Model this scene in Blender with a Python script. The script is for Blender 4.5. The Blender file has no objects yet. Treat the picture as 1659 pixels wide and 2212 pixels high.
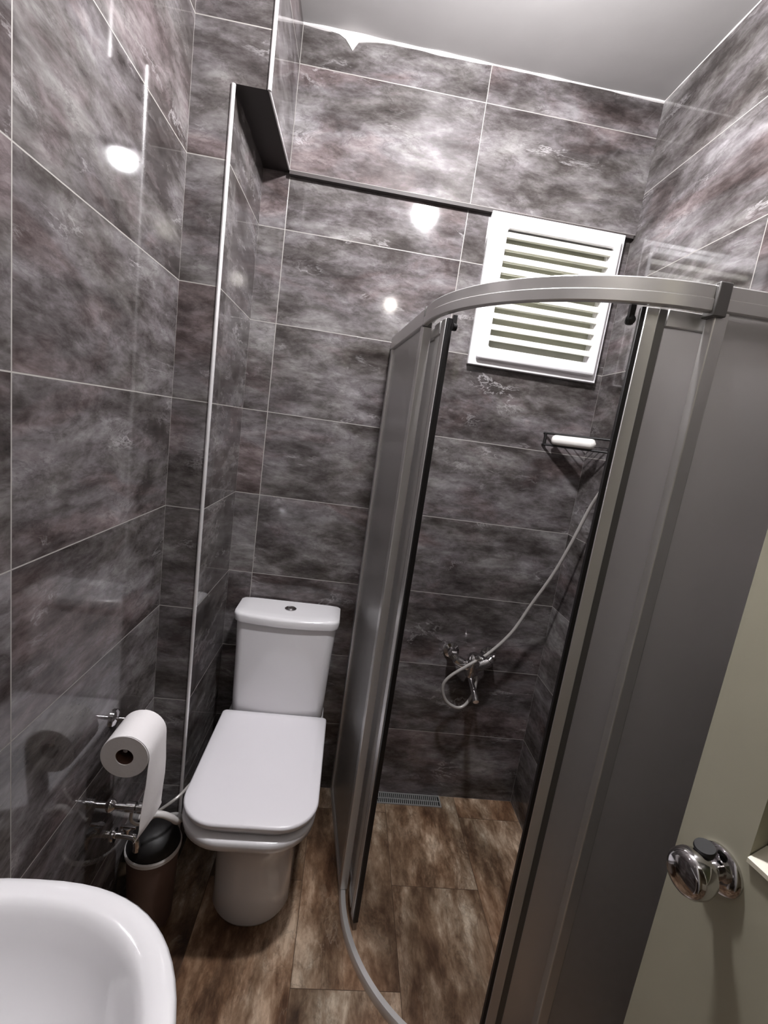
import bpy, bmesh, math, random
from mathutils import Vector, Matrix
random.seed(7)
S = bpy.context.scene
COL = S.collection
PI = math.pi

# ------------------------------------------------------------------ camera
PITCH, YAW, ROLL, FPX = -0.1727, 0.0892, 0.1427, 998.15
fw = Vector((math.sin(YAW)*math.cos(PITCH), math.cos(YAW)*math.cos(PITCH), math.sin(PITCH)))
r0 = Vector((math.cos(YAW), -math.sin(YAW), 0)); u0 = r0.cross(fw)
rt = math.cos(ROLL)*r0 + math.sin(ROLL)*u0
up = -math.sin(ROLL)*r0 + math.cos(ROLL)*u0
cam = bpy.data.cameras.new('camera')
cam.sensor_fit = 'VERTICAL'; cam.sensor_height = 24.0; cam.lens = 24.0*FPX/2212.0
cam.clip_start = 0.02
co = bpy.data.objects.new('camera', cam); COL.objects.link(co)
m = Matrix((rt, up, -fw)).transposed().to_4x4()
m.translation = Vector((0.4985, -1.7037, 1.4927))
co.matrix_world = m
S.camera = co

# ------------------------------------------------------------------ world, exposure
S.view_settings.view_transform = 'Standard'
S.view_settings.look = 'None'
S.view_settings.gamma = 1.0
S.view_settings.exposure = 2.62
S.view_settings.use_curve_mapping = False
W = bpy.data.worlds.new('world'); S.world = W
W.use_nodes = True
bg = W.node_tree.nodes['Background']
bg.inputs[0].default_value = (0.75, 0.85, 1.0, 1); bg.inputs[1].default_value = 0.15
LAMP_STRENGTH = 165.0
LAMP_COLOR = (0.985, 0.975, 1.0)
HALL_STRENGTH = 6.0

# ------------------------------------------------------------------ room dimensions (metres)
YC, XC, XS, ZB, ZC, XR, YF = 0.378, 0.102, 0.1886, 2.271, 2.68, 1.375, -1.88
STEP = 0.02

# ------------------------------------------------------------------ materials
def srgb(r, g, b):
    f = lambda c: (c/255/12.92) if c/255 <= 0.04045 else ((c/255+0.055)/1.055)**2.4
    return (f(r), f(g), f(b), 1)

class NT:
    def __init__(s, name):
        s.m = bpy.data.materials.new(name); s.m.use_nodes = True
        s.t = s.m.node_tree; s.b = s.t.nodes['Principled BSDF']
    def n(s, typ, **kw):
        nd = s.t.nodes.new(typ)
        for k, v in kw.items():
            if k.startswith('i_'):
                nd.inputs[int(k[2:])].default_value = v
            else: setattr(nd, k, v)
        return nd
    def l(s, a, b): s.t.links.new(a, b)
    def math(s, op, a, b=None, c=None):
        nd = s.n('ShaderNodeMath', operation=op)
        for i, x in enumerate((a, b, c)):
            if x is None: continue
            if isinstance(x, (int, float)): nd.inputs[i].default_value = x
            else: s.l(x, nd.inputs[i])
        return nd.outputs[0]
    def noise(s, vec, scale, detail=4, rough=0.55, dist=0.0):
        nd = s.n('ShaderNodeTexNoise')
        nd.inputs['Scale'].default_value = scale; nd.inputs['Detail'].default_value = detail
        nd.inputs['Roughness'].default_value = rough; nd.inputs['Distortion'].default_value = dist
        s.l(vec, nd.inputs['Vector']); return nd
    def ramp(s, fac, stops, interp='LINEAR'):
        nd = s.n('ShaderNodeValToRGB'); cr = nd.color_ramp; cr.interpolation = interp
        while len(cr.elements) < len(stops): cr.elements.new(0.5)
        for e, (p, c) in zip(cr.elements, stops):
            e.position = p; e.color = c
        s.l(fac, nd.inputs[0]); return nd.outputs[0]
    def mix(s, fac, a, b, mode='MIX'):
        nd = s.n('ShaderNodeMix', data_type='RGBA', blend_type=mode)
        for sock, x in ((nd.inputs[0], fac), (nd.inputs[6], a), (nd.inputs[7], b)):
            if isinstance(x, (int, float, tuple)): sock.default_value = x
            else: s.l(x, sock)
        return nd.outputs[2]

def plain(name, col, rough=0.5, metal=0.0, coat=0.0, noise=0.0, spec=0.5, bump=0.0, bscale=40):
    t = NT(name); b = t.b
    b.inputs['Roughness'].default_value = rough; b.inputs['Metallic'].default_value = metal
    b.inputs['Coat Weight'].default_value = coat; b.inputs['Coat Roughness'].default_value = 0.05
    b.inputs['Specular IOR Level'].default_value = spec
    tc = t.n('ShaderNodeTexCoord')
    nz = t.noise(tc.outputs['Object'], 9, 5)
    lo = tuple(c*(1-noise) for c in col[:3])+(1,); hi = tuple(min(1, c*(1+noise)) for c in col[:3])+(1,)
    t.l(t.mix(nz.outputs[0], lo, hi), b.inputs['Base Color'])
    if bump:
        nb = t.noise(tc.outputs['Object'], bscale, 4)
        bp = t.n('ShaderNodeBump'); bp.inputs['Strength'].default_value = bump; bp.inputs['Distance'].default_value = 0.003
        t.l(nb.outputs[0], bp.inputs['Height']); t.l(bp.outputs[0], b.inputs['Normal'])
    return t.m

def tile_mat(name, axis, u0, v0, seed, tw=0.6, th=0.3, floor=False):
    """glossy marble-look tile, laid out in metres; axis: which object axis runs along the wall"""
    t = NT(name); b = t.b
    tc = t.n('ShaderNodeTexCoord'); sp = t.n('ShaderNodeSeparateXYZ'); t.l(tc.outputs['Object'], sp.inputs[0])
    if floor:
        U = t.math('SUBTRACT', sp.outputs['X'], u0); V = t.math('SUBTRACT', sp.outputs['Y'], v0)
    else:
        U = t.math('SUBTRACT', sp.outputs[axis], u0); V = t.math('SUBTRACT', sp.outputs['Z'], v0)
    uu = t.math('DIVIDE', U, tw)
    iu = t.math('FLOOR', uu)
    if floor:   # running bond along y
        half = t.math('MULTIPLY', t.math('PINGPONG', iu, 1.0), th*0.5)
        V = t.math('ADD', V, half)
    vv = t.math('DIVIDE', V, th)
    iv = t.math('FLOOR', vv)
    fu = t.math('SUBTRACT', uu, iu); fv = t.math('SUBTRACT', vv, iv)
    du = t.math('MULTIPLY', t.math('SUBTRACT', 0.5, t.math('ABSOLUTE', t.math('SUBTRACT', fu, 0.5))), tw)
    dv = t.math('MULTIPLY', t.math('SUBTRACT', 0.5, t.math('ABSOLUTE', t.math('SUBTRACT', fv, 0.5))), th)
    d = t.math('MINIMUM', du, dv)
    gw = 0.0012 if not floor else 0.0009
    g = t.n('ShaderNodeMapRange', interpolation_type='SMOOTHSTEP')
    g.inputs['From Min'].default_value = gw*0.8; g.inputs['From Max'].default_value = gw*1.25
    g.inputs['To Min'].default_value = 1; g.inputs['To Max'].default_value = 0
    t.l(d, g.inputs['Value'])
    grout = g.outputs[0]
    idv = t.n('ShaderNodeCombineXYZ'); t.l(iu, idv.inputs[0]); t.l(iv, idv.inputs[1]); idv.inputs[2].default_value = seed
    wn = t.n('ShaderNodeTexWhiteNoise', noise_dimensions='3D'); t.l(idv.outputs[0], wn.inputs['Vector'])
    off = t.n('ShaderNodeVectorMath', operation='SCALE'); t.l(wn.outputs['Color'], off.inputs[0]); off.inputs['Scale'].default_value = 23.0
    base = t.n('ShaderNodeCombineXYZ')
    if floor:
        t.l(t.math('MULTIPLY', U, 1.6), base.inputs[0]); t.l(t.math('MULTIPLY', V, 0.6), base.inputs[1])
    else:
        t.l(t.math('MULTIPLY', U, 0.75), base.inputs[0]); t.l(t.math('MULTIPLY', V, 1.75), base.inputs[1])
    add = t.n('ShaderNodeVectorMath', operation='ADD'); t.l(base.outputs[0], add.inputs[0]); t.l(off.outputs[0], add.inputs[1])
    p = add.outputs[0]
    # domain warp
    w1 = t.noise(p, 3.2, 3, 0.6)
    ws = t.n('ShaderNodeVectorMath', operation='MULTIPLY_ADD')
    t.l(w1.outputs['Color'], ws.inputs[0]); ws.inputs[1].default_value = (0.15, 0.10, 0.14); t.l(p, ws.inputs[2])
    q = ws.outputs[0]
    n1 = t.noise(q, 5.2, 12, 0.66, 0.0)
    n2 = t.noise(p, 19.0, 7, 0.62, 0.25)
    fine = t.noise(q, 50.0, 5, 0.7, 0.3)
    f = t.math('ADD', t.math('MULTIPLY', n1.outputs[0], 0.73), t.math('MULTIPLY', n2.outputs[0], 0.27))
    f = t.math('ADD', f, t.math('MULTIPLY', t.math('SUBTRACT', fine.outputs[0], 0.5), 0.10))
    n3 = t.noise(q, 2.4, 4, 0.6, 0.6)
    if floor:
        c = t.ramp(f, [(0.35, srgb(60, 44, 34)), (0.43, srgb(92, 72, 57)), (0.5, srgb(124, 103, 84)), (0.56, srgb(158, 139, 120)), (0.64, srgb(212, 198, 180))])
        tint = t.ramp(n3.outputs[0], [(0.35, srgb(255, 236, 222)), (0.65, srgb(242, 245, 243))])
    else:
        c = t.ramp(f, [(0.33, srgb(40, 36, 35)), (0.42, srgb(67, 62, 61)), (0.485, srgb(89, 84, 84)), (0.55, srgb(112, 107, 108)), (0.63, srgb(140, 136, 137)), (0.72, srgb(176, 173, 174))])
        tint = t.ramp(n3.outputs[0], [(0.36, srgb(255, 242, 240)), (0.46, srgb(250, 250, 251)), (0.58, srgb(250, 252, 247)), (0.70, srgb(255, 244, 244))])
    c = t.mix(1.0, c, tint, 'MULTIPLY')
    # thin light veins: ridged noise, broken up by a mask
    v1 = t.noise(q, 5.0, 7, 0.66, 0.5)
    ridge = t.math('ABSOLUTE', t.math('SUBTRACT', v1.outputs[0], 0.5))
    vein = t.n('ShaderNodeMapRange'); vein.inputs['From Min'].default_value = 0.0; vein.inputs['From Max'].default_value = 0.02
    vein.inputs['To Min'].default_value = 1; vein.inputs['To Max'].default_value = 0; t.l(ridge, vein.inputs['Value'])
    vm = t.noise(p, 5.5, 3, 0.5)
    mk = t.n('ShaderNodeMapRange'); mk.inputs['From Min'].default_value = 0.57; mk.inputs['From Max'].default_value = 0.75; t.l(vm.outputs[0], mk.inputs['Value'])
    vf = t.math('MULTIPLY', t.math('MULTIPLY', vein.outputs[0], mk.outputs[0]), 0.6)
    c = t.mix(vf, c, srgb(196, 180, 160) if floor else srgb(205, 201, 202))
    # dark cracks
    v2 = t.noise(q, 7.1, 7, 0.66, 0.4)
    r2 = t.math('ABSOLUTE', t.math('SUBTRACT', v2.outputs[0], 0.47))
    dk = t.n('ShaderNodeMapRange'); dk.inputs['From Max'].default_value = 0.022; dk.inputs['To Min'].default_value = 0.3; dk.inputs['To Max'].default_value = 0
    t.l(r2, dk.inputs['Value'])
    c = t.mix(dk.outputs[0], c, srgb(40, 28, 22) if floor else srgb(46, 38, 38))
    c = t.mix(grout, c, srgb(84, 66, 52) if floor else srgb(158, 154, 149))
    t.l(c, b.inputs['Base Color'])
    rg = t.math('ADD', t.math('MULTIPLY', grout, 0.5), 0.30 if floor else 0.065)
    t.l(rg, b.inputs['Roughness'])
    b.inputs['Specular IOR Level'].default_value = 0.35 if floor else 0.5
    bp = t.n('ShaderNodeBump'); bp.inputs['Strength'].default_value = 0.35; bp.inputs['Distance'].default_value = 0.0008
    t.l(t.math('SUBTRACT', 1.0, grout), bp.inputs['Height']); t.l(bp.outputs[0], b.inputs['Normal'])
    return t.m

def emit(name, col, st):
    t = NT(name)
    t.b.inputs['Base Color'].default_value = (1, 1, 1, 1)
    t.b.inputs['Emission Color'].default_value = tuple(col)+(1,)
    t.b.inputs['Emission Strength'].default_value = st
    return t.m

def satin_glass(name, col, trans=0.35):
    """milky tempered glass: diffuse skin with a translucent core"""
    t = NT(name)
    t.b.inputs['Base Color'].default_value = col
    t.b.inputs['Roughness'].default_value = 0.32
    t.b.inputs['Specular IOR Level'].default_value = 0.45
    tr = t.n('ShaderNodeBsdfTranslucent'); tr.inputs[0].default_value = col
    rf = t.n('ShaderNodeBsdfRefraction'); rf.inputs['Color'].default_value = (0.97, 0.965, 0.96, 1)
    rf.inputs['Roughness'].default_value = 0.6; rf.inputs['IOR'].default_value = 1.35
    m0 = t.n('ShaderNodeMixShader'); m0.inputs[0].default_value = 0.85
    t.l(tr.outputs[0], m0.inputs[1]); t.l(rf.outputs[0], m0.inputs[2])
    mx = t.n('ShaderNodeMixShader'); mx.inputs[0].default_value = trans
    t.l(t.b.outputs[0], mx.inputs[1]); t.l(m0.outputs[0], mx.inputs[2])
    # glancing sheen of the glass skin, on outward faces only
    fr = t.n('ShaderNodeFresnel'); fr.inputs['IOR'].default_value = 1.5
    ge = t.n('ShaderNodeNewGeometry')
    ff = t.math('MULTIPLY', fr.outputs[0], t.math('SUBTRACT', 1.0, ge.outputs['Backfacing']))
    gs = t.n('ShaderNodeBsdfGlossy'); gs.inputs['Roughness'].default_value = 0.33; gs.inputs['Color'].default_value = (1, 1, 1, 1)
    m2 = t.n('ShaderNodeMixShader'); t.l(ff, m2.inputs[0]); t.l(mx.outputs[0], m2.inputs[1]); t.l(gs.outputs[0], m2.inputs[2])
    t.l(m2.outputs[0], t.t.nodes['Material Output'].inputs[0])
    return t.m

M = dict(
    tile_left=tile_mat('marble_tile_left', 'Y', -YC, 0.0, 1.0),
    tile_back=tile_mat('marble_tile_back', 'X', XS, 0.0, 2.0),
    tile_beam=tile_mat('marble_tile_beam', 'X', XS, ZB, 3.0),
    tile_side=tile_mat('marble_tile_side', 'Y', 0.0, 0.0, 4.0),
    tile_boxs=tile_mat('marble_tile_box_side', 'Y', 0.0, ZB, 5.0),
    tile_chase=tile_mat('marble_tile_chase', 'X', -0.25, 0.0, 6.0),
    tile_right=tile_mat('marble_tile_right', 'Y', 0.0, 0.0, 7.0),
    floor=tile_mat('brown_marble_floor_tile', 'X', 0.52, -0.405+0.3, 9.0, 0.30, 0.60, True),
    plaster=plain('ceiling_plaster', srgb(178, 175, 174), 0.55, noise=0.05, bump=0.25, bscale=14),
    bead=plain('ceiling_paint_bead', srgb(236, 232, 230), 0.6, noise=0.03),
    soffit=plain('dark_soffit', srgb(40, 34, 32), 0.5, noise=0.1),  # underside colour, much darker than the tiled faces
    step=plain('dark_step_shade', srgb(62, 56, 55), 0.6, noise=0.1),  # shade colour for the strip below the tiled band
    trim=plain('polished_trim', srgb(240, 238, 238), 0.36, 0.5),
    ceramic=plain('white_ceramic', srgb(232, 230, 232), 0.13, coat=0.6, noise=0.01),
    lid=plain('white_duroplast', srgb(236, 233, 237), 0.28, noise=0.01),
    chrome=plain('chrome', srgb(205, 203, 204), 0.09, 1.0),
    alu=plain('satin_aluminium', srgb(212, 210, 208), 0.32, 0.6, noise=0.03),
    aludark=plain('grey_aluminium', srgb(110, 108, 106), 0.4, 0.5),
    gasket=plain('black_rubber', srgb(18, 15, 15), 0.5),
    glass=satin_glass('satin_shower_glass', srgb(240, 237, 235), 0.88),
    pvc=plain('white_pvc', srgb(240, 238, 240), 0.3, noise=0.01),
    slat=plain('cream_white_slat', srgb(238, 237, 226), 0.4, noise=0.01),
    pane=plain('grey_green_obscured_pane', srgb(158, 158, 144), 0.35, noise=0.35),
    paper=plain('tissue_paper', srgb(240, 236, 236), 0.9, noise=0.02, bump=0.2, bscale=60),
    card=plain('cardboard_core', srgb(92, 62, 50), 0.9),
    hose=plain('white_grey_hose', srgb(176, 172, 168), 0.35, 0.2),
    whiteplastic=plain('white_plastic', srgb(214, 210, 208), 0.35),
    blackplastic=plain('black_plastic', srgb(17, 14, 14), 0.5),
    brown=plain('brown_wicker_plastic', srgb(104, 82, 74), 0.5, noise=0.25),
    drain=plain('stainless_drain', srgb(168, 168, 166), 0.4, 0.5),
    hole=plain('recess_shade', srgb(14, 12, 12), 0.8),
    door=plain('cream_door_paint', srgb(182, 178, 157), 0.42, noise=0.04, bump=0.3, bscale=11),
    doorpanel=plain('olive_door_panel', srgb(84, 86, 60), 0.35, noise=0.06),
    doortrim=plain('lit_door_moulding', srgb(226, 220, 200), 0.4),  # paler than the door paint: light caught by the ledge, put in colour
    hallwall=plain('cream_hall_paint', srgb(214, 205, 184), 0.8, noise=0.03),
    shelf=plain('bright_white_shelf_rim', srgb(240, 237, 232), 0.2, coat=0.5),
    bulb=emit('lamp_glow', LAMP_COLOR, LAMP_STRENGTH),
    hallbulb=emit('wall_lamp_glow', (1.0, 0.94, 0.86), HALL_STRENGTH),
)
# ------------------------------------------------------------------ mesh helpers
def B(): return bmesh.new()
def box(bm, x0, x1, y0, y1, z0, z1, mat=None):
    v = [bm.verts.new((x, y, z)) for x in (x0, x1) for y in (y0, y1) for z in (z0, z1)]
    for f in ((0,1,3,2),(4,6,7,5),(0,4,5,1),(2,3,7,6),(0,2,6,4),(1,5,7,3)):
        bm.faces.new([v[i] for i in f])
    return v
def prism(bm, pts, z0, z1):
    a = [bm.verts.new((x, y, z0)) for x, y in pts]; b = [bm.verts.new((x, y, z1)) for x, y in pts]
    n = len(pts)
    for i in range(n): bm.faces.new((a[i], a[(i+1) % n], b[(i+1) % n], b[i]))
    bm.faces.new(a[::-1]); bm.faces.new(b)
def loft(bm, rings, close=True, cap0=True, cap1=True):
    vs = [[bm.verts.new(p) for p in r] for r in rings]
    n = len(rings[0])
    for a, b in zip(vs, vs[1:]):
        for i in range(n if close else n-1):
            j = (i+1) % n
            bm.faces.new((a[i], a[j], b[j], b[i]))
    if close and cap0: bm.faces.new(vs[0][::-1])
    if close and cap1: bm.faces.new(vs[-1])
    return vs
def frame(d):
    d = Vector(d).normalized()
    a = Vector((0, 0, 1)) if abs(d.z) < 0.9 else Vector((1, 0, 0))
    x = d.cross(a).normalized(); y = d.cross(x).normalized()
    return x, y, d
def tube(bm, pts, r, n=12, cap=True):
    pts = [Vector(p) for p in pts]; rr = r if isinstance(r, (list, tuple)) else [r]*len(pts)
    rings = []; px = None
    for i, p in enumerate(pts):
        d = (pts[min(i+1, len(pts)-1)]-pts[max(i-1, 0)]).normalized()
        if px is None: x, y, _ = frame(d)
        else:
            x = (px-d*px.dot(d)).normalized(); y = d.cross(x)
        px = x
        rings.append([p+rr[i]*(math.cos(2*PI*k/n)*x+math.sin(2*PI*k/n)*y) for k in range(n)])
    loft(bm, rings, True, cap, cap)
def lathe(bm, o, d, prof, n=32):
    """prof: (distance along axis d, radius)"""
    x, y, d = frame(d); o = Vector(o)
    loft(bm, [[o+d*t+max(r, 1e-5)*(math.cos(2*PI*k/n)*x+math.sin(2*PI*k/n)*y) for k in range(n)] for t, r in prof], True, True, True)
def catmull(pts, k=8):
    P = [Vector(p) for p in pts]; P = [2*P[0]-P[1]]+P+[2*P[-1]-P[-2]]; out = []
    for i in range(1, len(P)-2):
        a, b, c, d = P[i-1:i+3]
        for s in range(k):
            t = s/k
            out.append(0.5*((2*b)+(c-a)*t+(2*a-5*b+4*c-d)*t*t+(3*b-a-3*c+d)*t**3))
    out.append(P[-2]); return out
def sweep(bm, path, prof):
    """path: xy points; prof: closed list of (offset to the left of travel, z)"""
    n = len(path); rings = []
    for i, p in enumerate(path):
        a = Vector(path[max(i-1, 0)]); b = Vector(path[min(i+1, n-1)])
        d = (b-a).normalized(); nr = Vector((-d.y, d.x))
        rings.append([(p[0]+nr.x*o, p[1]+nr.y*o, z) for o, z in prof])
    loft(bm, rings)
def rect(o0, o1, z0, z1): return [(o0, z0), (o1, z0), (o1, z1), (o0, z1)]
def rrect(cx, cy, hx, hy, r, n=8, rb=None):
    """rounded rectangle outline; rb = corner radius of the +y corners"""
    rb = r if rb is None else rb
    out = []
    for (sx, sy, a0, q) in ((1, -1, -PI/2, r), (1, 1, 0, rb), (-1, 1, PI/2, rb), (-1, -1, PI, r)):
        for k in range(n+1):
            a = a0+PI/2*k/n
            out.append((cx+sx*(hx-q)+q*math.cos(a), cy+sy*(hy-q)+q*math.sin(a)))
    return out
def obj(name, bm, mat, parent=None, smooth=True, bevel=0.0, seg=2, sub=0, angle=35):
    bmesh.ops.recalc_face_normals(bm, faces=bm.faces)
    me = bpy.data.meshes.new(name); bm.to_mesh(me); bm.free()
    mats = mat if isinstance(mat, (list, tuple)) else [mat]
    for k in mats: me.materials.append(M[k])
    o = bpy.data.objects.new(name, me); COL.objects.link(o)
    if smooth:
        for p in me.polygons: p.use_smooth = True
        try: me.set_sharp_from_angle(angle=math.radians(angle))
        except Exception: pass
    if bevel:
        md = o.modifiers.new('bevel', 'BEVEL'); md.width = bevel; md.segments = seg
        md.limit_method = 'ANGLE'; md.angle_limit = math.radians(40)
        md.harden_normals = False
    if sub:
        md = o.modifiers.new('sub', 'SUBSURF'); md.levels = sub; md.render_levels = sub
    if parent is not None:
        o.parent = parent
        o.matrix_parent_inverse = Matrix.Translation(-Vector(parent.location))
    return o
def thing(name, label, cat, loc=(0, 0, 0), group=None):
    o = bpy.data.objects.new(name, None); COL.objects.link(o); o.location = loc
    o.empty_display_size = 0.05
    o['label'] = label; o['category'] = cat
    if group: o['group'] = group
    return o
def tag(o, label, cat, group=None):
    o['label'] = label; o['category'] = cat
    if group: o['group'] = group
    return o
def struct(o, label, cat='wall'):
    o['kind'] = 'structure'; o['label'] = label; o['category'] = cat; return o

# ================================================================== THE ROOM
bm = B(); box(bm, -0.1, XR+0.1, -3.9, 0.12, -0.08, 0.0)
struct(obj('floor', bm, 'floor', smooth=False), 'brown marble-look tiled floor with pale veins', 'floor')
bm = B(); box(bm, -0.1, XR+0.1, YF, 0.12, ZC, ZC+0.08)
struct(obj('ceiling', bm, 'plaster', smooth=False), 'white painted plaster ceiling', 'ceiling')
bm = B(); box(bm, -0.1, 0.0, YF, 0.12, 0, ZC)
struct(obj('wall_left', bm, 'tile_left', smooth=False), 'grey marble-tiled wall behind the paper roll and basin')
bm = B(); box(bm, XR, XR+0.1, YF, 0.12, 0, ZC)
struct(obj('wall_right', bm, 'tile_right', smooth=False), 'grey marble-tiled wall at the right of the shower')
# back wall with the window opening
WL, WR, WB, WT = 0.868, 1.342, 1.766, 2.266
bm = B()
box(bm, 0, WL+0.03, 0, 0.12, 0, ZB); box(bm, WR-0.03, XR, 0, 0.12, 0, ZB)
box(bm, WL+0.03, WR-0.03, 0, 0.12, 0, WB+0.03)
box(bm, WL+0.03, WR-0.03, 0, 0.12, WT-0.03, ZB)
struct(obj('wall_back', bm, 'tile_back', smooth=False), 'grey marble-tiled wall behind toilet and shower, with the window')
bm = B(); box(bm, XS, XR, -STEP, 0.12, ZB, ZC)
w = struct(obj('trim_1', bm, 'tile_beam', smooth=False), 'protruding marble-tiled band of back wall above the window', 'tiled band')
bm = B(); box(bm, XS, XR-0.004, -STEP+0.0005, -0.0005, ZB-0.011, ZB-0.0002)
obj('step_shade', bm, 'step', w, smooth=False)  # dark strip painting the shade line under the protruding band
# chase: narrow boxed column at the left corner
def uvbox_chase():
    bm = B(); box(bm, 0, XC, -YC, 0, 0, ZB); return bm
bm = uvbox_chase()
o = obj('wall_chase', bm, ['tile_chase', 'tile_side'], smooth=False)
for p in o.data.polygons:
    if abs(p.normal.x) > 0.5: p.material_index = 1
struct(o, 'narrow boxed marble-tiled pipe column in the left corner', 'tiled column')
bm = B(); box(bm, 0, XS, -YC, 0.0, ZB, ZC)
o = obj('wall_box', bm, ['tile_chase', 'tile_boxs', 'soffit'], smooth=False)
for p in o.data.polygons:
    if abs(p.normal.x) > 0.5: p.material_index = 1
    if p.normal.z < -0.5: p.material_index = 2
struct(o, 'wider boxed tiled section of the column with a dark underside', 'tiled box')
# polished corner trims (quarter-round edge strips)
def corner_strip(name, pts, label, r=0.0052, par=None):
    bm = B(); tube(bm, pts, r, 10); o = obj(name, bm, 'trim', par)
    if par is None: struct(o, label, 'edge trim')
    return o
corner_strip('trim_2', [(XC-0.001, -YC+0.001, 0), (XC-0.001, -YC+0.001, ZB-0.001)], 'long polished edge strip down the tiled column')
corner_strip('trim_3', [(XS-0.001, -YC+0.001, ZB), (XS-0.001, -YC+0.001, ZC)], 'polished edge strip on the wider box under the ceiling')
corner_strip('trim_4', [(XS-0.001, -YC+0.001, ZB+0.001), (XS-0.001, -STEP, ZB+0.001)], 'thin polished strip along the lower edge of the wider box', 0.003)
# ragged bead of paint where ceiling meets tile
def bead(name, a, b, label, n=120, base=0.007, sd=1):
    random.seed(sd); bm = B(); a = Vector(a); b = Vector(b); pts = []; rr = []
    ph = [random.uniform(0, 6) for _ in range(4)]
    for i in range(n+1):
        t = i/n
        k = 0.75+0.25*math.sin(5*t+ph[0])+0.2*math.sin(23*t+ph[1])+0.12*math.sin(61*t+ph[2])
        pts.append(a.lerp(b, t)); rr.append(base*max(0.35, k))
    tube(bm, pts, rr, 8)
    return bm
bm = bead('b', (XS, -STEP, ZC), (XR, -STEP, ZC), '')
# blob of plaster smeared down the tile
sm = [(0.25, ZC), (0.27, ZC-0.007), (0.30, ZC-0.010), (0.322, ZC-0.020), (0.335, ZC-0.034), (0.346, ZC-0.046), (0.353, ZC-0.034), (0.362, ZC-0.021), (0.385, ZC-0.016), (0.42, ZC-0.010), (0.47, ZC-0.006), (0.5, ZC)]
loft(bm, [[(u, -STEP+0.001, v) for u, v in sm], [(u, -STEP-0.003, v) for u, v in sm]])
struct(obj('trim_5', bm, 'bead'), 'ragged white paint line along ceiling and back wall', 'paint line')
bm = bead('b', (XR, -STEP, ZC), (XR, YF, ZC), '', base=0.0035, sd=5)
struct(obj('trim_6', bm, 'bead'), 'thin white paint line along ceiling and right wall', 'paint line')

# wall behind the camera with the doorway, and the hall beyond
DX0, DX1, DZ = 0.36, 1.20, 2.08
bm = B()
box(bm, -0.1, DX0, YF-0.12, YF, 0, ZC); box(bm, DX1, XR+0.1, YF-0.12, YF, 0, ZC); box(bm, DX0, DX1, YF-0.12, YF, DZ, ZC)
struct(obj('wall_front', bm, 'plaster', smooth=False), 'painted wall around the doorway behind the camera')
bm = B()
box(bm, -0.2, -0.1, -3.9, YF-0.12, 0, ZC); box(bm, XR+0.1, XR+0.2, -3.9, YF-0.12, 0, ZC); box(bm, -0.2, XR+0.2, -4.0, -3.9, 0, ZC)
struct(obj('wall_hall', bm, 'hallwall', smooth=False), 'cream painted hall walls beyond the doorway')
bm = B(); box(bm, -0.2, XR+0.2, -4.0, YF, ZC+0.0005, ZC+0.08)
box(bm, -0.1, XR+0.1, -3.9, YF-0.12, ZC-0.001, ZC+0.0005)
struct(obj('ceiling_hall', bm, 'plaster', smooth=False), 'white hall ceiling beyond the doorway', 'ceiling')

# ================================================================== WINDOW
win = bpy.data.objects.new('window_1', None); COL.objects.link(win); win.location = (WL, 0, WB)
struct(win, 'small white louvred bathroom window above the shower', 'window')
FD = -0.022       # frame face stands proud of the tiles
IL, IR, IB, IT = 0.928, 1.306, 1.83, 2.214
def ring_frame(bm, x0, x1, z0, z1, w0, w1, wb, wt, y0, y1):
    ro = [(x0, z0), (x1, z0), (x1, z1), (x0, z1)]
    ri = [(x0+w0, z0+wb), (x1-w1, z0+wb), (x1-w1, z1-wt), (x0+w0, z1-wt)]
    vs = [[bm.verts.new((x, y, z)) for x, z in r] for y in (y0, y1) for r in (ro, ri)]
    for i in range(4):
        j = (i+1) % 4
        bm.faces.new((vs[0][i], vs[0][j], vs[1][j], vs[1][i])); bm.faces.new((vs[2][i], vs[2][j], vs[3][j], vs[3][i]))
        bm.faces.new((vs[0][i], vs[0][j], vs[2][j], vs[2][i])); bm.faces.new((vs[1][i], vs[1][j], vs[3][j], vs[3][i]))
bm = B(); ring_frame(bm, WL, WR, WB, WT, 0.062, 0.038, 0.045, 0.05, FD, -0.0005)
ring_frame(bm, WL+0.031, WR-0.031, WB+0.031, WT-0.031, 0.03, 0.01, 0.02, 0.02, -0.0005, 0.09)
obj('window_frame', bm, 'pvc', win, bevel=0.003)
# inner sash, proud, with rounded bottom rail
bm = B(); ring_frame(bm, WL+0.024, WR-0.016, WB+0.020, WT-0.02, IL-WL-0.024, WR-0.016-IR, IB-WB-0.020, WT-0.02-IT, FD-0.018, FD+0.004)
obj('sash', bm, 'pvc', win, bevel=0.009, seg=4)
bm = B(); box(bm, IL-0.012, IR+0.012, 0.020, 0.027, IB-0.012, IT+0.012)
obj('pane', bm, 'pane', win, smooth=False)
N = 10
for k in range(N):
    z = IT-0.012-0.0375*k
    bm = B()
    pr = [(-0.021, z-0.0095), (-0.019, z-0.0105), (0.012, z-0.003), (0.012, z+0.003), (-0.019, z+0.0085), (-0.021, z+0.0075)]
    loft(bm, [[(x, y, zz) for y, zz in pr] for x in (IL-0.001, IR+0.001)])
    obj('slat', bm, 'slat', win, bevel=0.001)

# ================================================================== SHOWER ENCLOSURE
XW, KX, KY, RR = 0.602, 0.653, -0.45, 0.437
CX, CY = KX+RR, -0.45
def arc(r, a0, a1, n=28): return [(CX+r*math.cos(math.radians(a0+(a1-a0)*i/n)), CY+r*math.sin(math.radians(a0+(a1-a0)*i/n))) for i in range(n+1)]
ZT = 1.815
enc = thing('shower_enclosure', 'curved corner shower cabin with grey satin glass and aluminium rails', 'shower cabin', (0.95, -0.45, 0))
left = [(XW, 0.0), (KX, KY)]
right = [(CX, CY-RR), (XR, CY-RR-0.012)]
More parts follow.
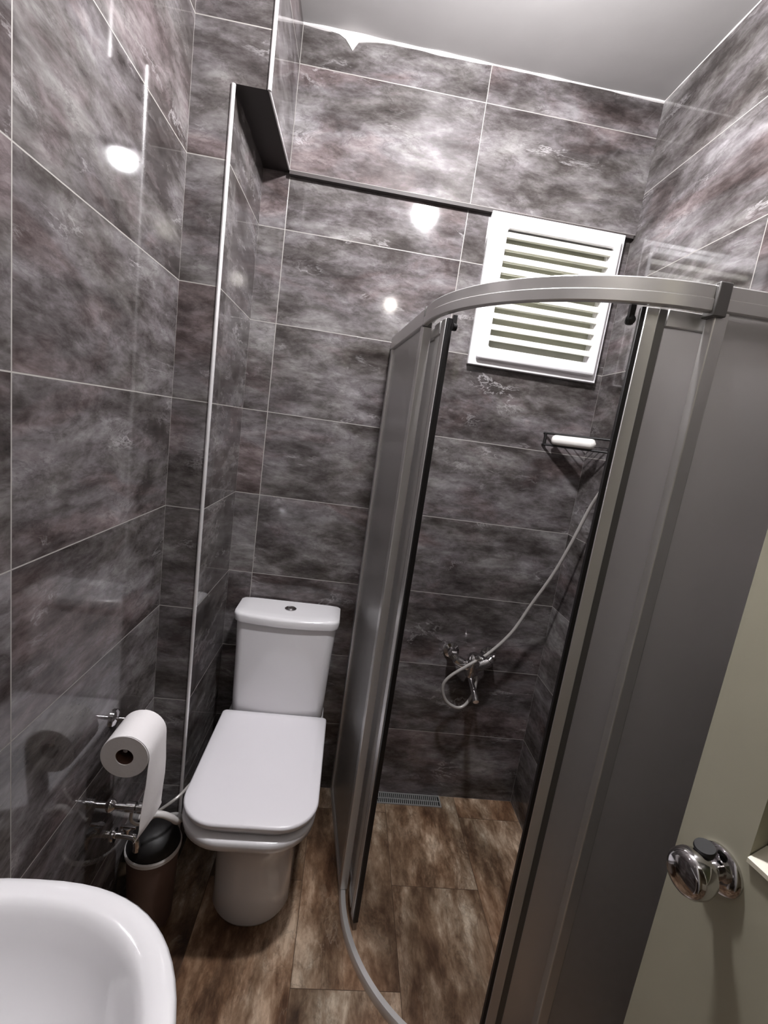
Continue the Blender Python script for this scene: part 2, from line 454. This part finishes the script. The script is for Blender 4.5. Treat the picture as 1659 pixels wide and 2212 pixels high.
# rail cross-section (offset>0 is towards the inside when travelling wall -> curve -> right wall)
top_prof = [(-0.010, ZT-0.044), (-0.012, ZT-0.042), (-0.012, ZT-0.024), (-0.0095, ZT-0.022), (-0.0095, ZT-0.002), (-0.008, ZT), (0.016, ZT), (0.016, ZT-0.034), (0.0, ZT-0.034), (0.0, ZT-0.044)]
bm = B(); sweep(bm, arc(RR, 180, 270, 40), top_prof); o = obj('curved_top_rail', bm, 'alu', enc)
bm = B(); sweep(bm, left, [(a, z+0.002) for a, z in top_prof]); obj('straight_top_rail', bm, 'alu', enc, smooth=False)
bm = B(); sweep(bm, right, [(a, z+0.002) for a, z in top_prof]); obj('straight_top_rail', bm, 'alu', enc, smooth=False)
bot_prof = [(-0.010, 0.0), (-0.010, 0.018), (-0.006, 0.024), (0.008, 0.024), (0.008, 0.0)]
bm = B(); sweep(bm, arc(RR, 180, 270, 40), bot_prof); obj('curved_bottom_rail', bm, 'alu', enc)
bm = B(); sweep(bm, left, bot_prof); obj('straight_bottom_rail', bm, 'alu', enc, smooth=False)
bm = B(); sweep(bm, right, bot_prof); obj('straight_bottom_rail', bm, 'alu', enc, smooth=False)
# dark joint blocks between curved and straight rails
for (x, y, sx, sy) in ((CX+0.002, CY-RR, 0.012, 0.018),):
    bm = B(); box(bm, x-sx, x+sx, y-sy, y+0.012, ZT-0.052, ZT+0.004); obj('rail_joint', bm, 'aludark', enc, bevel=0.002)
bm = B(); box(bm, KX-0.012, KX+0.012, KY-0.004, KY+0.004, ZT-0.046, ZT+0.003); obj('rail_joint', bm, 'aludark', enc, bevel=0.001)
# posts
def post(name, path, o0, o1, z0=0.024, z1=ZT-0.042, mat='alu', par=enc, groove=True):
    bm = B()
    if groove:
        d = (o1-o0)
        prof = None
    sweep(bm, path, rect(o0, o1, z0, z1))
    return obj(name, bm, mat, par, smooth=False, bevel=0.0025)
def lerp(a, b, t): return (a[0]+(b[0]-a[0])*t, a[1]+(b[1]-a[1])*t)
post('wall_profile', [lerp(left[0], left[1], 0.0), lerp(left[0], left[1], 0.06)], -0.010, 0.012)
post('corner_post', [lerp(left[0], left[1], 0.935), left[1]], -0.010, 0.014)
post('corner_post', [right[0], lerp(right[0], right[1], 0.09)], -0.010, 0.014)
post('wall_profile', [lerp(right[0], right[1], 0.93), right[1]], -0.010, 0.012)
# glass of the two fixed panels
gl = post('fixed_glass', [lerp(left[0], left[1], 0.06), lerp(left[0], left[1], 0.935)], -0.002, 0.003, mat='glass')
gr = post('fixed_glass', [lerp(right[0], right[1], 0.09), lerp(right[0], right[1], 0.93)], -0.002, 0.003, mat='glass')
# sliding doors, both pushed part open behind the fixed panels
def door_path(a0, a1, r): return arc(r, a0, a1, 20)
RI = RR-0.026
Z0, Z1 = 0.03, ZT-0.040
def sliding(label, a_edge, a_in, ext):
    """a_edge: angle of free edge; a_in: angle at fixed panel; ext: points running behind the fixed panel"""
    s = 1 if a_in > a_edge else -1
    dr = bpy.data.objects.new('sliding_door', None); COL.objects.link(dr); dr.parent = enc
    dr.location = (0, 0, 0); dr['label'] = label
    dr.matrix_parent_inverse = Matrix.Translation(-Vector(enc.location))
    def pth(a, b): return arc(RI, min(a, b), max(a, b), 16)
    def mk(nm, path, o0, o1, z0, z1, mat):
        bm = B(); sweep(bm, path, rect(o0, o1, z0, z1)); o = obj(nm, bm, mat, dr, smooth=True, angle=30)
        md = o.modifiers.new('bevel', 'BEVEL'); md.width = 0.0015; md.segments = 1; md.limit_method = 'ANGLE'; md.angle_limit = 0.9
        return o
    ga = 1.1*s   # degrees of gasket
    pa = 5.2*s   # degrees of edge profile
    mk('gasket', pth(a_edge, a_edge+ga), -0.006, 0.008, Z0, Z1, 'gasket')
    mk('edge_profile', pth(a_edge+ga, a_edge+ga+pa*0.62), -0.008, 0.010, Z0, Z1, 'alu')
    mk('edge_profile', pth(a_edge+ga+pa*0.62, a_edge+ga+pa), -0.004, 0.006, Z0, Z1, 'aludark')
    full = pth(a_edge+ga+pa, a_in)
    full = full+ext if s > 0 else ext[::-1]+full
    mk('door_glass', full, -0.002, 0.003, Z0+0.02, Z1-0.03, 'glass')
    mk('top_profile', full, -0.007, 0.008, Z1-0.030, Z1, 'alu')
    mk('bottom_profile', full, -0.007, 0.008, Z0, Z0+0.02, 'alu')
    return dr
dl = sliding('left curved sliding door pushed open', 194.8, 181, [(KX+0.030, KY+0.02), (XW+0.040, -0.12)])
dr_ = sliding('right curved sliding door pushed open', 255.0, 269.0, [(CX+0.02, CY-RI), (XR-0.04, CY-RI-0.01)])
# roller brackets under the top rail
for (ang, par) in ((197.0, dl), (253.2, dr_)):
    a = math.radians(ang); x, y = CX+(RI-0.004)*math.cos(a), CY+(RI-0.004)*math.sin(a)
    bm = B(); lathe(bm, (x, y, Z1-0.022), (math.cos(a), math.sin(a), 0), [(-0.006, 0.0), (-0.006, 0.008), (0.004, 0.009), (0.006, 0.0)], 20)
    box(bm, x-0.005, x+0.005, y-0.004, y+0.004, Z1-0.03, Z1+0.004)
    obj('roller', bm, 'gasket', par)

# ================================================================== TOILET
TX = 0.356
toi = thing('toilet', 'white close-coupled toilet with closed lid, beside the curved shower', 'toilet', (TX, -0.3, 0))
def D_ring(cx, hw, yb, yf, r, z, n=10, rb=0.03, pinch=0.0):
    """rounded outline: back at yb (near wall), front at yf"""
    cy = (yb+yf)/2; hy = abs(yb-yf)/2
    out = []
    for x, y in rrect(cx, cy, hw, hy, r, n, rb):
        t = (y-yf)/(yb-yf)
        out.append((cx+(x-cx)*(1-pinch*(t)), y, z))
    return out
# pan: pedestal and bowl in one glazed body
bm = B()
secs = [(0.000, 0.117, -0.10, -0.556, 0.112), (0.015, 0.120, -0.09, -0.564, 0.114), (0.10, 0.117, -0.09, -0.560, 0.112), (0.20, 0.117, -0.08, -0.558, 0.112),
        (0.255, 0.124, -0.06, -0.562, 0.112), (0.30, 0.142, -0.04, -0.588, 0.12), (0.335, 0.164, -0.03, -0.622, 0.13), (0.360, 0.180, -0.02, -0.650, 0.13), (0.368, 0.187, -0.015, -0.660, 0.13), (0.392, 0.188, -0.015, -0.662, 0.13), (0.397, 0.184, -0.015, -0.657, 0.126)]
loft(bm, [D_ring(TX+0.008-0.018*min(1, z/0.36)**2, hw, yb, yf, r, z, 12, 0.03, 0.07 if z > 0.35 else 0.0) for z, hw, yb, yf, r in secs])
obj('bowl', bm, 'ceramic', toi, angle=60)
# seat ring and lid
def slab(secs): 
    bm = B(); loft(bm, [D_ring(TX-0.006, hw+0.002, yb, yf, r, z, 14, rb, 0.0) for z, hw, yb, yf, r, rb in secs]); return bm
obj('seat', slab([(0.398, 0.168, -0.185, -0.630, 0.11, 0.02), (0.400, 0.171, -0.180, -0.634, 0.11, 0.02), (0.412, 0.172, -0.180, -0.636, 0.11, 0.02), (0.416, 0.168, -0.184, -0.630, 0.108, 0.02)]), 'lid', toi, angle=60)
obj('lid', slab([(0.4185, 0.174, -0.18, -0.644, 0.105, 0.015), (0.4200, 0.181, -0.175, -0.650, 0.105, 0.015), (0.4335, 0.183, -0.170, -0.655, 0.105, 0.015), (0.4395, 0.182, -0.172, -0.654, 0.104, 0.015), (0.4425, 0.178, -0.177, -0.649, 0.10, 0.015), (0.4440, 0.150, -0.20, -0.62, 0.09, 0.012)]), 'lid', toi, angle=60)
for s in (-1, 1):
    bm = B(); tube(bm, [(TX+0.004+s*0.075-0.018, -0.186, 0.412), (TX+0.004+s*0.075+0.018, -0.186, 0.412)], 0.011, 14); obj('hinge', bm, 'chrome', toi)
# tank, widening upward with a bowed front
def tank_ring(hw, yf, bow, z, yb=-0.012, r=0.028, n=8):
    TT = TX-0.005
    pts = rrect(TT, (yb+yf)/2, hw, abs(yb-yf)/2, r, n, 0.012)
    out = []
    for x, y in pts:
        t = max(0.0, min(1.0, (y-yb)/(yf-yb)))
        out.append((x, y-bow*t*(1-((x-TT)/hw)**2), z))
    return out
def tank_loft(secs):
    bm = B()
    rr = []
    for z, hw, yf, bow in secs:
        # refine the front edge so that the bow is smooth
        base = tank_ring(hw, yf, bow, z)
        ref = []
        for i in range(len(base)):
            a = base[i]; b = base[(i+1) % len(base)]
            ref.append(a)
            if abs(a[0]-b[0]) > 0.1:
                for k in range(1, 16):
                    x = a[0]+(b[0]-a[0])*k/16
                    back = abs(a[1]+0.012) < 0.02
                    y = -0.012 if back else yf-bow*(1-((x-TX+0.005)/hw)**2)
                    ref.append((x, y, z))
        rr.append(ref)
    loft(bm, rr); return bm
obj('tank', tank_loft([(0.396, 0.158, -0.150, 0.010), (0.42, 0.166, -0.155, 0.012), (0.50, 0.168, -0.156, 0.014), (0.66, 0.172, -0.152, 0.018), (0.770, 0.178, -0.148, 0.020)]), 'ceramic', toi, angle=50)
obj('tank_lid', tank_loft([(0.7705, 0.178, -0.148, 0.020), (0.773, 0.184, -0.155, 0.022), (0.796, 0.187, -0.157, 0.024), (0.803, 0.185, -0.154, 0.023), (0.806, 0.178, -0.146, 0.02), (0.807, 0.15, -0.12, 0.015)]), 'ceramic', toi, angle=50)
bm = B(); lathe(bm, (TX-0.002, -0.085, 0.8068), (0, 0, 1), [(0, 0.0), (0, 0.021), (0.003, 0.021), (0.005, 0.018), (0.003, 0.015), (0.005, 0.013), (0.007, 0.006), (0.007, 0.0)], 32)
obj('flush_button', bm, 'chrome', toi)

# ================================================================== WASHBASIN (on the left wall, nearest the camera)
bas = thing('washbasin', 'white ceramic washbasin with a wide rounded rim on the left wall', 'washbasin', (0.0, -1.42, 0.85))
def sup(cx, cy, a, b, z, n=72, e=2.6):
    out = []
    for k in range(n):
        t = 2*PI*k/n; c, s = math.cos(t), math.sin(t)
        out.append((max(0.002, cx+a*math.copysign(abs(c)**(2/e), c)), cy+b*math.copysign(abs(s)**(2/e), s), z))
    return out
bcx, bcy = 0.160, -1.400
outer = [(0.70, 0.06, 0.07), (0.73, 0.12, 0.12), (0.77, 0.19, 0.18), (0.81, 0.228, 0.232), (0.835, 0.241, 0.248), (0.846, 0.243, 0.250), (0.851, 0.239, 0.246)]
rim = [(0.853, 0.230, 0.237), (0.8525, 0.214, 0.220)]
inner = [(0.848, 0.209, 0.213), (0.840, 0.204, 0.206), (0.82, 0.196, 0.194), (0.79, 0.178, 0.172), (0.76, 0.145, 0.135), (0.742, 0.08, 0.075), (0.738, 0.022, 0.022)]
bm = B(); loft(bm, [sup(bcx, bcy-0.01, a, b, z, e=2.5) for z, a, b in outer+rim+inner])
obj('basin', bm, 'ceramic', bas, angle=70)
bm = B(); lathe(bm, (bcx, bcy-0.01, 0.7385), (0, 0, 1), [(0, 0.0), (0, 0.024), (0.003, 0.022), (0.002, 0.012), (0.002, 0.0)], 28); obj('drain_plug', bm, 'chrome', bas)
bm = B(); loft(bm, [sup(0.10, bcy, a, b, z, 40, 2.4) for z, a, b in ((0.0, 0.10, 0.10), (0.02, 0.095, 0.095), (0.35, 0.07, 0.075), (0.62, 0.078, 0.085), (0.74, 0.10, 0.11))])
obj('pedestal', bm, 'ceramic', bas, angle=60)

# ================================================================== ENTRANCE DOOR LEAF (opened into the room)
E0 = Vector((1.042, -1.155, 0)); dd = Vector((-0.184, 0.983, 0)).normalized()  # dd points to the free edge
nn = Vector((-dd.y, dd.x, 0))  # towards the room
LW = 0.735
door = bpy.data.objects.new('door_1', None); COL.objects.link(door)
door.location = E0-dd*LW
struct(door, 'cream painted entrance door standing open at the right edge', 'door')
def dp(s, o, z):   # s: distance from the free edge, o: out of the face towards the room
    p = E0-dd*s+nn*o; return (p.x, p.y, z)
def dbox(bm, s0, s1, o0, o1, z0, z1):
    v = [bm.verts.new(dp(s, o, z)) for s in (s0, s1) for o in (o0, o1) for z in (z0, z1)]
    for f in ((0,1,3,2),(4,6,7,5),(0,4,5,1),(2,3,7,6),(0,2,6,4),(1,5,7,3)): bm.faces.new([v[i] for i in f])
PS0, PS1, PZ0, PZ1 = 0.088, 0.645, 1.033, 1.88
bm = B()
dbox(bm, 0, PS0, -0.04, 0, 0.01, 2.03); dbox(bm, PS1, LW, -0.04, 0, 0.01, 2.03)
dbox(bm, PS0, PS1, -0.04, 0, 0.01, PZ0-0.002); dbox(bm, PS0, PS1, -0.04, 0, PZ1, 2.03)
obj('door_leaf', bm, 'door', door, smooth=False)
bm = B(); dbox(bm, PS0+0.001, PS1-0.001, -0.034, -0.024, PZ0+0.001, PZ1-0.001)
obj('door_panel', bm, 'doorpanel', door, smooth=False)
bm = B()   # sloping ledge that frames the recessed panel at the bottom
pr = [(-0.024, PZ0-0.001), (0.004, PZ0-0.004), (0.004, PZ0+0.002), (-0.024, PZ0+0.016)]
loft(bm, [[dp(s, o, z) for o, z in pr] for s in (PS0+0.001, PS1-0.001)])
obj('panel_moulding', bm, 'doortrim', door, smooth=False)
for z in (0.25, 1.02, 1.8):
    bm = B(); tube(bm, [dp(LW+0.004, 0.004, z-0.05), dp(LW+0.004, 0.004, z+0.05)], 0.007, 12); obj('hinge', bm, 'alu', door)
kn = bpy.data.objects.new('door_knob', None); COL.objects.link(kn); kn.parent = door
kn.matrix_parent_inverse = Matrix.Translation(-Vector(door.location))
kc = Vector(dp(0.062, 0, 0.988))
kd = nn
bm = B(); lathe(bm, kc, kd, [(0, 0.0), (0, 0.031), (0.004, 0.031), (0.008, 0.027), (0.010, 0.016), (0.010, 0.0)], 36); obj('rosette', bm, 'chrome', kn)
bm = B(); lathe(bm, kc+kd*0.009, kd, [(0, 0.0), (0, 0.013), (0.012, 0.012), (0.020, 0.020), (0.026, 0.027), (0.038, 0.030), (0.048, 0.029), (0.054, 0.025), (0.056, 0.020), (0.0565, 0.0)], 40); obj('knob', bm, 'chrome', kn)
kk = kc+kd*0.030+Vector((0, 0, 0.024))+dd*0.004
bm = B(); lathe(bm, kk, (kd*0.25+Vector((0, 0, 1))).normalized(), [(0, 0.0), (0, 0.011), (0.008, 0.013), (0.011, 0.012), (0.011, 0.0)], 24); obj('thumb_turn', bm, 'blackplastic', kn)
bm = B()
for (x0, x1) in ((DX0-0.0, DX0+0.03), (DX1-0.008, DX1+0.02)): box(bm, x0, x1, YF-0.13, YF+0.012, 0, DZ)
box(bm, DX0, DX1, YF-0.13, YF+0.012, DZ-0.02, DZ+0.02)
struct(obj('trim_7', bm, 'door', smooth=False), 'cream door casing around the doorway', 'door frame')

# ================================================================== TOILET PAPER + HOLDER
RX, RZ, RY0, RY1, RRAD = 0.080, 0.690, -0.742, -0.642, 0.053
hol = thing('paper_holder', 'small chrome paper holder on left wall carrying the roll', 'paper holder', (0, -0.66, 0.69))
bm = B(); lathe(bm, (0, -0.625, 0.70), (1, 0, 0), [(0, 0.0), (0, 0.022), (0.005, 0.022), (0.009, 0.016), (0.009, 0.0)], 28); obj('wall_plate', bm, 'chrome', hol)
bm = B(); tube(bm, catmull([(0.008, -0.625, 0.70), (0.05, -0.625, 0.70), (0.074, -0.628, 0.697), (RX, -0.640, RZ+0.0135), (RX, -0.66, RZ+0.0135), (RX, -0.738, RZ+0.0135)], 6), 0.005, 12); obj('bar', bm, 'chrome', hol)
rol = thing('toilet_paper', 'white toilet paper roll with loose end hanging down on left wall', 'toilet paper', (RX, -0.69, RZ))
bm = B()
n = 48; rings = []
for (y, r) in ((RY0, 0.020), (RY0, RRAD-0.001), (RY0+0.001, RRAD), (RY1-0.001, RRAD), (RY1, RRAD-0.001), (RY1, 0.020)):
    rings.append([(RX+r*math.cos(2*PI*k/n), y, RZ+r*math.sin(2*PI*k/n)) for k in range(n)])
rings.append(rings[0]); loft(bm, rings, True, False, False)
bmesh.ops.remove_doubles(bm, verts=bm.verts, dist=1e-5)
obj('paper_roll', bm, 'paper', rol)
bm = B(); rings = []
for (y, r) in ((RY0+0.002, 0.0195), (RY1-0.002, 0.0195), (RY1-0.002, 0.0187), (RY0+0.002, 0.0187), (RY0+0.002, 0.0195)):
    rings.append([(RX+r*math.cos(2*PI*k/n), y, RZ+r*math.sin(2*PI*k/n)) for k in range(n)])
loft(bm, rings, True, False, False); bmesh.ops.remove_doubles(bm, verts=bm.verts, dist=1e-6)
obj('core', bm, 'card', rol)
# hanging tail: a thin curved sheet leaving the room side of the roll
bm = B(); rows = []
T = 0.0009
path = []
for k in range(9): a = math.radians(88-11*k); path.append((RX+(RRAD+T)*math.cos(a), RZ+(RRAD+T)*math.sin(a), 0, 0))
for k, z in enumerate([0.03, 0.07, 0.11, 0.15, 0.19]): path.append((RX+RRAD+T+0.001*math.sin(k)-0.03*z, RZ-z, min(1, z/0.12), z))
m_ = 10
def tail_y(t, narrowing): 
    y0 = RY0+0.001-narrowing*0.002; y1 = RY1-0.001-narrowing*0.008
    return y0+(y1-y0)*t
front = []; back = []
for (x, z, nar, dz) in path:
    front.append([(x+T+0.0015*math.sin(6*t+dz*30)*nar+0.014*(t-0.4)*nar, tail_y(t, nar), z) for t in [i/m_ for i in range(m_+1)]])
    back.append([(x+0.0015*math.sin(6*t+dz*30)*nar+0.014*(t-0.4)*nar, tail_y(t, nar), z) for t in [i/m_ for i in range(m_+1)]])
# torn slanting end, the near corner hanging lower
for extra in (0.5, 1.0):
    x, z, nar, dz = path[-1]
    rowf = []; rowb = []
    for t in [i/m_ for i in range(m_+1)]:
        drop = (0.024*(1-t)**0.8+0.008)*extra
        cu = -0.010*(1-t)**2*extra**2+0.014*(t-0.4)
        rowf.append((x+T+cu, tail_y(t, nar)-0.005*extra*(1-t), z-drop)); rowb.append((x+cu, tail_y(t, nar)-0.005*extra*(1-t), z-drop))
    front.append(rowf); back.append(rowb)
loft(bm, [f+b[::-1] for f, b in zip(front, back)])
obj('loose_end', bm, 'paper', rol)

# ================================================================== VALVE, HOSES, TAP, BIN
val = thing('angle_valve', 'small chrome water valve on left wall under the paper roll', 'valve', (0, -0.62, 0.44))
bm = B(); lathe(bm, (0, -0.62, 0.444), (1, 0, 0), [(0, 0), (0, 0.017), (0.006, 0.015), (0.012, 0.008), (0.040, 0.008), (0.040, 0.013), (0.062, 0.013), (0.065, 0.0)], 28); obj('valve_body', bm, 'chrome', val)
bm = B(); lathe(bm, (0.064, -0.62, 0.444), (1, 0, 0), [(0, 0.0), (0, 0.008), (0.006, 0.008), (0.007, 0.014), (0.020, 0.014), (0.023, 0.009), (0.023, 0.0)], 24); obj('handle', bm, 'chrome', val)
bm = B(); tube(bm, catmull([(0.052, -0.620, 0.432), (0.052, -0.618, 0.40), (0.07, -0.60, 0.375), (0.11, -0.585, 0.405), (0.15, -0.56, 0.43), (0.172, -0.48, 0.42), (0.176, -0.40, 0.36), (0.20, -0.30, 0.33), (0.235, -0.26, 0.33)], 8), 0.0042, 10)
tag(obj('supply_hose', bm, 'hose'), 'thin grey hose running from the wall valve to the toilet', 'hose')
bm = B(); tube(bm, catmull([(0.096, -0.628, 0.418), (0.112, -0.624, 0.430), (0.132, -0.618, 0.425), (0.150, -0.606, 0.405), (0.158, -0.585, 0.375), (0.150, -0.53, 0.33), (0.12, -0.47, 0.28), (0.06, -0.44, 0.24), (0.0, -0.435, 0.23)], 8), 0.0085, 12)
tag(obj('drain_hose', bm, 'whiteplastic'), 'thicker white plastic hose arching over the bin back to the wall', 'hose')
tap = thing('wall_tap', 'low chrome tap on left wall just above the bin', 'tap', (0, -0.60, 0.33))
bm = B(); tube(bm, catmull([(0, -0.60, 0.335), (0.03, -0.60, 0.335), (0.055, -0.60, 0.330), (0.062, -0.602, 0.31), (0.062, -0.602, 0.292)], 6), 0.009, 14)
lathe(bm, (0, -0.60, 0.335), (1, 0, 0), [(0, 0), (0, 0.018), (0.005, 0.017), (0.007, 0.0)], 24); obj('spout', bm, 'chrome', tap)
bm = B(); lathe(bm, (0.036, -0.60, 0.343), (0, 0, 1), [(0, 0), (0, 0.006), (0.014, 0.006), (0.014, 0.012), (0.02, 0.012), (0.02, 0)], 20)
box(bm, 0.018, 0.058, -0.604, -0.596, 0.359, 0.366); obj('handle', bm, 'chrome', tap, bevel=0.001)
bin_ = thing('waste_bin', 'small brown bin with black domed lid on floor by toilet', 'bin', (0.083, -0.53, 0))
bc = (0.083, -0.535)
bm = B(); lathe(bm, (bc[0], bc[1], 0), (0, 0, 1), [(0, 0), (0, 0.058), (0.006, 0.060), (0.244, 0.070), (0.244, 0.066), (0.010, 0.056), (0.010, 0)], 40); obj('body', bm, 'brown', bin_)
bm = B(); lathe(bm, (bc[0], bc[1], 0.238), (0, 0, 1), [(0, 0.0708), (0, 0.0742), (0.010, 0.0748), (0.014, 0.072), (0.014, 0.0712), (0, 0.0708)], 40); obj('rim', bm, 'whiteplastic', bin_)
bm = B(); lathe(bm, (bc[0], bc[1], 0.249), (0, 0, 1), [(0, 0), (0, 0.0700), (0.012, 0.069), (0.030, 0.060), (0.046, 0.042), (0.054, 0.02), (0.056, 0)], 40); obj('lid', bm, 'blackplastic', bin_)

# ================================================================== INSIDE THE SHOWER
dr = thing('floor_drain', 'long steel floor drain against back wall inside the shower', 'drain', (0.84, -0.031, 0))
bm = B(); DX_0, DX_1 = 0.66, 1.057
ring = [(DX_0, -0.062), (DX_1, -0.062), (DX_1, -0.002), (DX_0, -0.002)]
box(bm, DX_0, DX_1, -0.062, -0.057, 0, 0.004); box(bm, DX_0, DX_1, -0.007, -0.002, 0, 0.004); box(bm, DX_0, DX_0+0.005, -0.057, -0.007, 0, 0.004); box(bm, DX_1-0.005, DX_1, -0.057, -0.007, 0, 0.004)
obj('frame', bm, 'drain', dr, smooth=False)
bm = B(); x = DX_0+0.007
while x < DX_1-0.008:
    box(bm, x, x+0.004, -0.056, -0.008, 0.0005, 0.0028); x += 0.0085
box(bm, DX_0+0.006, DX_1-0.006, -0.034, -0.030, 0.0005, 0.0026)
obj('grate', bm, 'drain', dr, smooth=False)
bm = B(); box(bm, DX_0+0.005, DX_1-0.005, -0.057, -0.007, 0.0001, 0.0004); obj('channel_shade', bm, 'hole', dr, smooth=False)  # thin black sheet painting the shade below the grate

mix = thing('shower_mixer', 'chrome shower mixer tap on back wall inside the shower', 'mixer tap', (1.075, 0, 0.66))
for x in (0.998, 1.150):
    bm = B(); lathe(bm, (x, 0, 0.672), (0, -1, 0), [(0, 0), (0, 0.032), (0.006, 0.031), (0.012, 0.018), (0.030, 0.016), (0.030, 0)], 30); obj('flange', bm, 'chrome', mix)
    bm = B(); lathe(bm, (x, -0.030, 0.672), (0, -1, 0), [(0, 0), (0, 0.021), (0.018, 0.021), (0.024, 0.015), (0.024, 0)], 6); obj('union_nut', bm, 'chrome', mix)
bm = B(); tube(bm, catmull([(0.998, -0.046, 0.672), (1.02, -0.056, 0.655), (1.074, -0.062, 0.640), (1.128, -0.056, 0.655), (1.150, -0.046, 0.672)], 6), [0.015]*4+[0.02]*17+[0.015]*4, 18)
lathe(bm, (1.074, -0.062, 0.600), (0, 0, 1), [(0, 0), (0, 0.019), (0.02, 0.026), (0.06, 0.027), (0.072, 0.022), (0.072, 0)], 28); obj('body', bm, 'chrome', mix)
bm = B(); lathe(bm, (1.074, -0.064, 0.672), (0, -0.15, 1), [(0, 0), (0, 0.019), (0.018, 0.021), (0.026, 0.012), (0.026, 0)], 24)
tube(bm, [(1.074, -0.07, 0.69), (1.080, -0.11, 0.715), (1.085, -0.15, 0.722)], [0.009, 0.007, 0.006], 12); obj('lever', bm, 'chrome', mix)
bm = B(); tube(bm, catmull([(1.074, -0.062, 0.602), (1.074, -0.09, 0.585), (1.074, -0.14, 0.575), (1.074, -0.175, 0.560)], 6), 0.011, 14); obj('spout', bm, 'chrome', mix)
hp = [(1.098, -0.060, 0.600), (1.100, -0.066, 0.575), (1.092, -0.075, 0.530), (1.065, -0.085, 0.487), (1.030, -0.09, 0.478), (0.985, -0.09, 0.505), (0.965, -0.09, 0.56), (0.985, -0.09, 0.605), (1.05, -0.09, 0.660), (1.123, -0.085, 0.716), (1.195, -0.085, 0.81), (1.243, -0.095, 0.93), (1.285, -0.125, 1.06), (1.31, -0.16, 1.19), (1.328, -0.20, 1.33), (1.334, -0.25, 1.42), (1.334, -0.28, 1.49)]
bm = B(); tube(bm, catmull(hp, 8), 0.0062, 12)
tag(obj('shower_hose', bm, 'hose'), 'long pale shower hose looping from mixer up to the right', 'hose')
hs = thing('hand_shower', 'hand shower on wall bracket behind the right glass door', 'hand shower', (XR, -0.30, 1.56))
bm = B(); lathe(bm, (XR, -0.30, 1.56), (-1, 0, 0), [(0, 0), (0, 0.022), (0.008, 0.02), (0.03, 0.014), (0.042, 0.018), (0.058, 0.016), (0.058, 0)], 24); obj('bracket', bm, 'chrome', hs)
bm = B(); tube(bm, [(1.334, -0.285, 1.497), (1.330, -0.30, 1.56), (1.318, -0.335, 1.66)], [0.009, 0.012, 0.013], 16); obj('handle', bm, 'chrome', hs)
bm = B(); lathe(bm, (1.322, -0.335, 1.668), (-0.75, -0.25, -0.6), [(-0.012, 0), (-0.012, 0.02), (0.0, 0.038), (0.014, 0.042), (0.018, 0.038), (0.018, 0)], 32); obj('spray_head', bm, 'whiteplastic', hs)

# corner shelf with white rim
sh = thing('corner_shelf', 'wire corner shelf with bright white front rim high in the shower', 'shelf', (XR, 0, 1.545))
A = Vector((1.200, -0.002, 1.547)); Bv = Vector((XR-0.003, -0.190, 1.547))
a = A.lerp(Bv, 0.13); b = A.lerp(Bv, 0.76); d = (b-a).normalized(); nrm = Vector((d.y, -d.x, 0))
bm = B(); rings = []
for i in range(25):
    t = i/24; e = min(t, 1-t)/0.10
    k = math.sqrt(max(0.02, 1-(1-min(1, e))**2))
    p = a.lerp(b, t)
    rings.append([p+nrm*(0.017*k*math.cos(q))+Vector((0, 0, 0.0185*k*math.sin(q))) for q in [2*PI*m/16 for m in range(16)]])
loft(bm, rings); obj('front_rim', bm, 'shelf', sh, angle=60)
for dz in (0.021, -0.021):
    bm = B(); tube(bm, [A+Vector((0, 0, dz)), Bv+Vector((0, 0, dz))], 0.004, 8); obj('rim_wire', bm, 'blackplastic', sh)
for p in (A.lerp(Bv, 0.03), A.lerp(Bv, 0.97)):
    bm = B(); tube(bm, [p-Vector((0, 0, 0.022)), p+Vector((0, 0, 0.022))], 0.005, 10); obj('rim_bracket', bm, 'blackplastic', sh)
for k in range(4):
    f = 0.2+0.2*k
    a = Vector((1.205+(XR-1.205)*f, -0.002, 1.540)); b = Vector((XR-0.002, -0.186*(1-f)-0.004, 1.540))
    bm = B(); tube(bm, [a, b], 0.0016, 8); obj('shelf_wire', bm, 'chrome', sh)
# ================================================================== LAMPS (the room's own)
lam = thing('ceiling_lamp', 'round ceiling bulb in the middle of the bathroom', 'lamp', (0.71, -0.76, ZC))
bm = B(); lathe(bm, (0.71, -0.76, ZC), (0, 0, -1), [(0, 0), (0, 0.045), (0.012, 0.042), (0.018, 0.022), (0.060, 0.020), (0.062, 0)], 30); obj('socket', bm, 'whiteplastic', lam)
G = lambda d: (0.066-0.048*math.cos(math.radians(d)), 0.048*math.sin(math.radians(d)))
bm = B(); lathe(bm, (0.71, -0.76, ZC-0.062), (0, 0, -1), [(0, 0.0), (0.0, 0.022)]+[(a, b+0.001) for a, b in [G(d) for d in range(40, 72, 6)]]+[(G(70)[0], 0)], 32); obj('bulb_light_block', bm, 'whiteplastic', lam)  # unseen opaque collar added to keep the bulb's hot spot off the ceiling
bm = B(); lathe(bm, (0.71, -0.76, ZC-0.062), (0, 0, -1), [(G(70)[0]+0.0005, 0)]+[G(d) for d in range(71, 181, 8)]+[(0.114, 0)], 32); obj('bulb', bm, 'bulb', lam)
hl = thing('wall_lamp', 'small round wall lamp above the doorway behind the camera', 'lamp', (0.65, YF, 2.39))
bm = B(); lathe(bm, (0.65, YF, 2.39), (0, 1, 0), [(0, 0), (0, 0.055), (0.012, 0.052), (0.012, 0)], 28); obj('base', bm, 'whiteplastic', hl)
bm = B(); lathe(bm, (0.65, YF+0.0125, 2.39), (0, 1, 0), [(0, 0), (0, 0.042), (0.015, 0.044), (0.03, 0.036), (0.042, 0.018), (0.045, 0)], 28); obj('bulb', bm, 'hallbulb', hl)
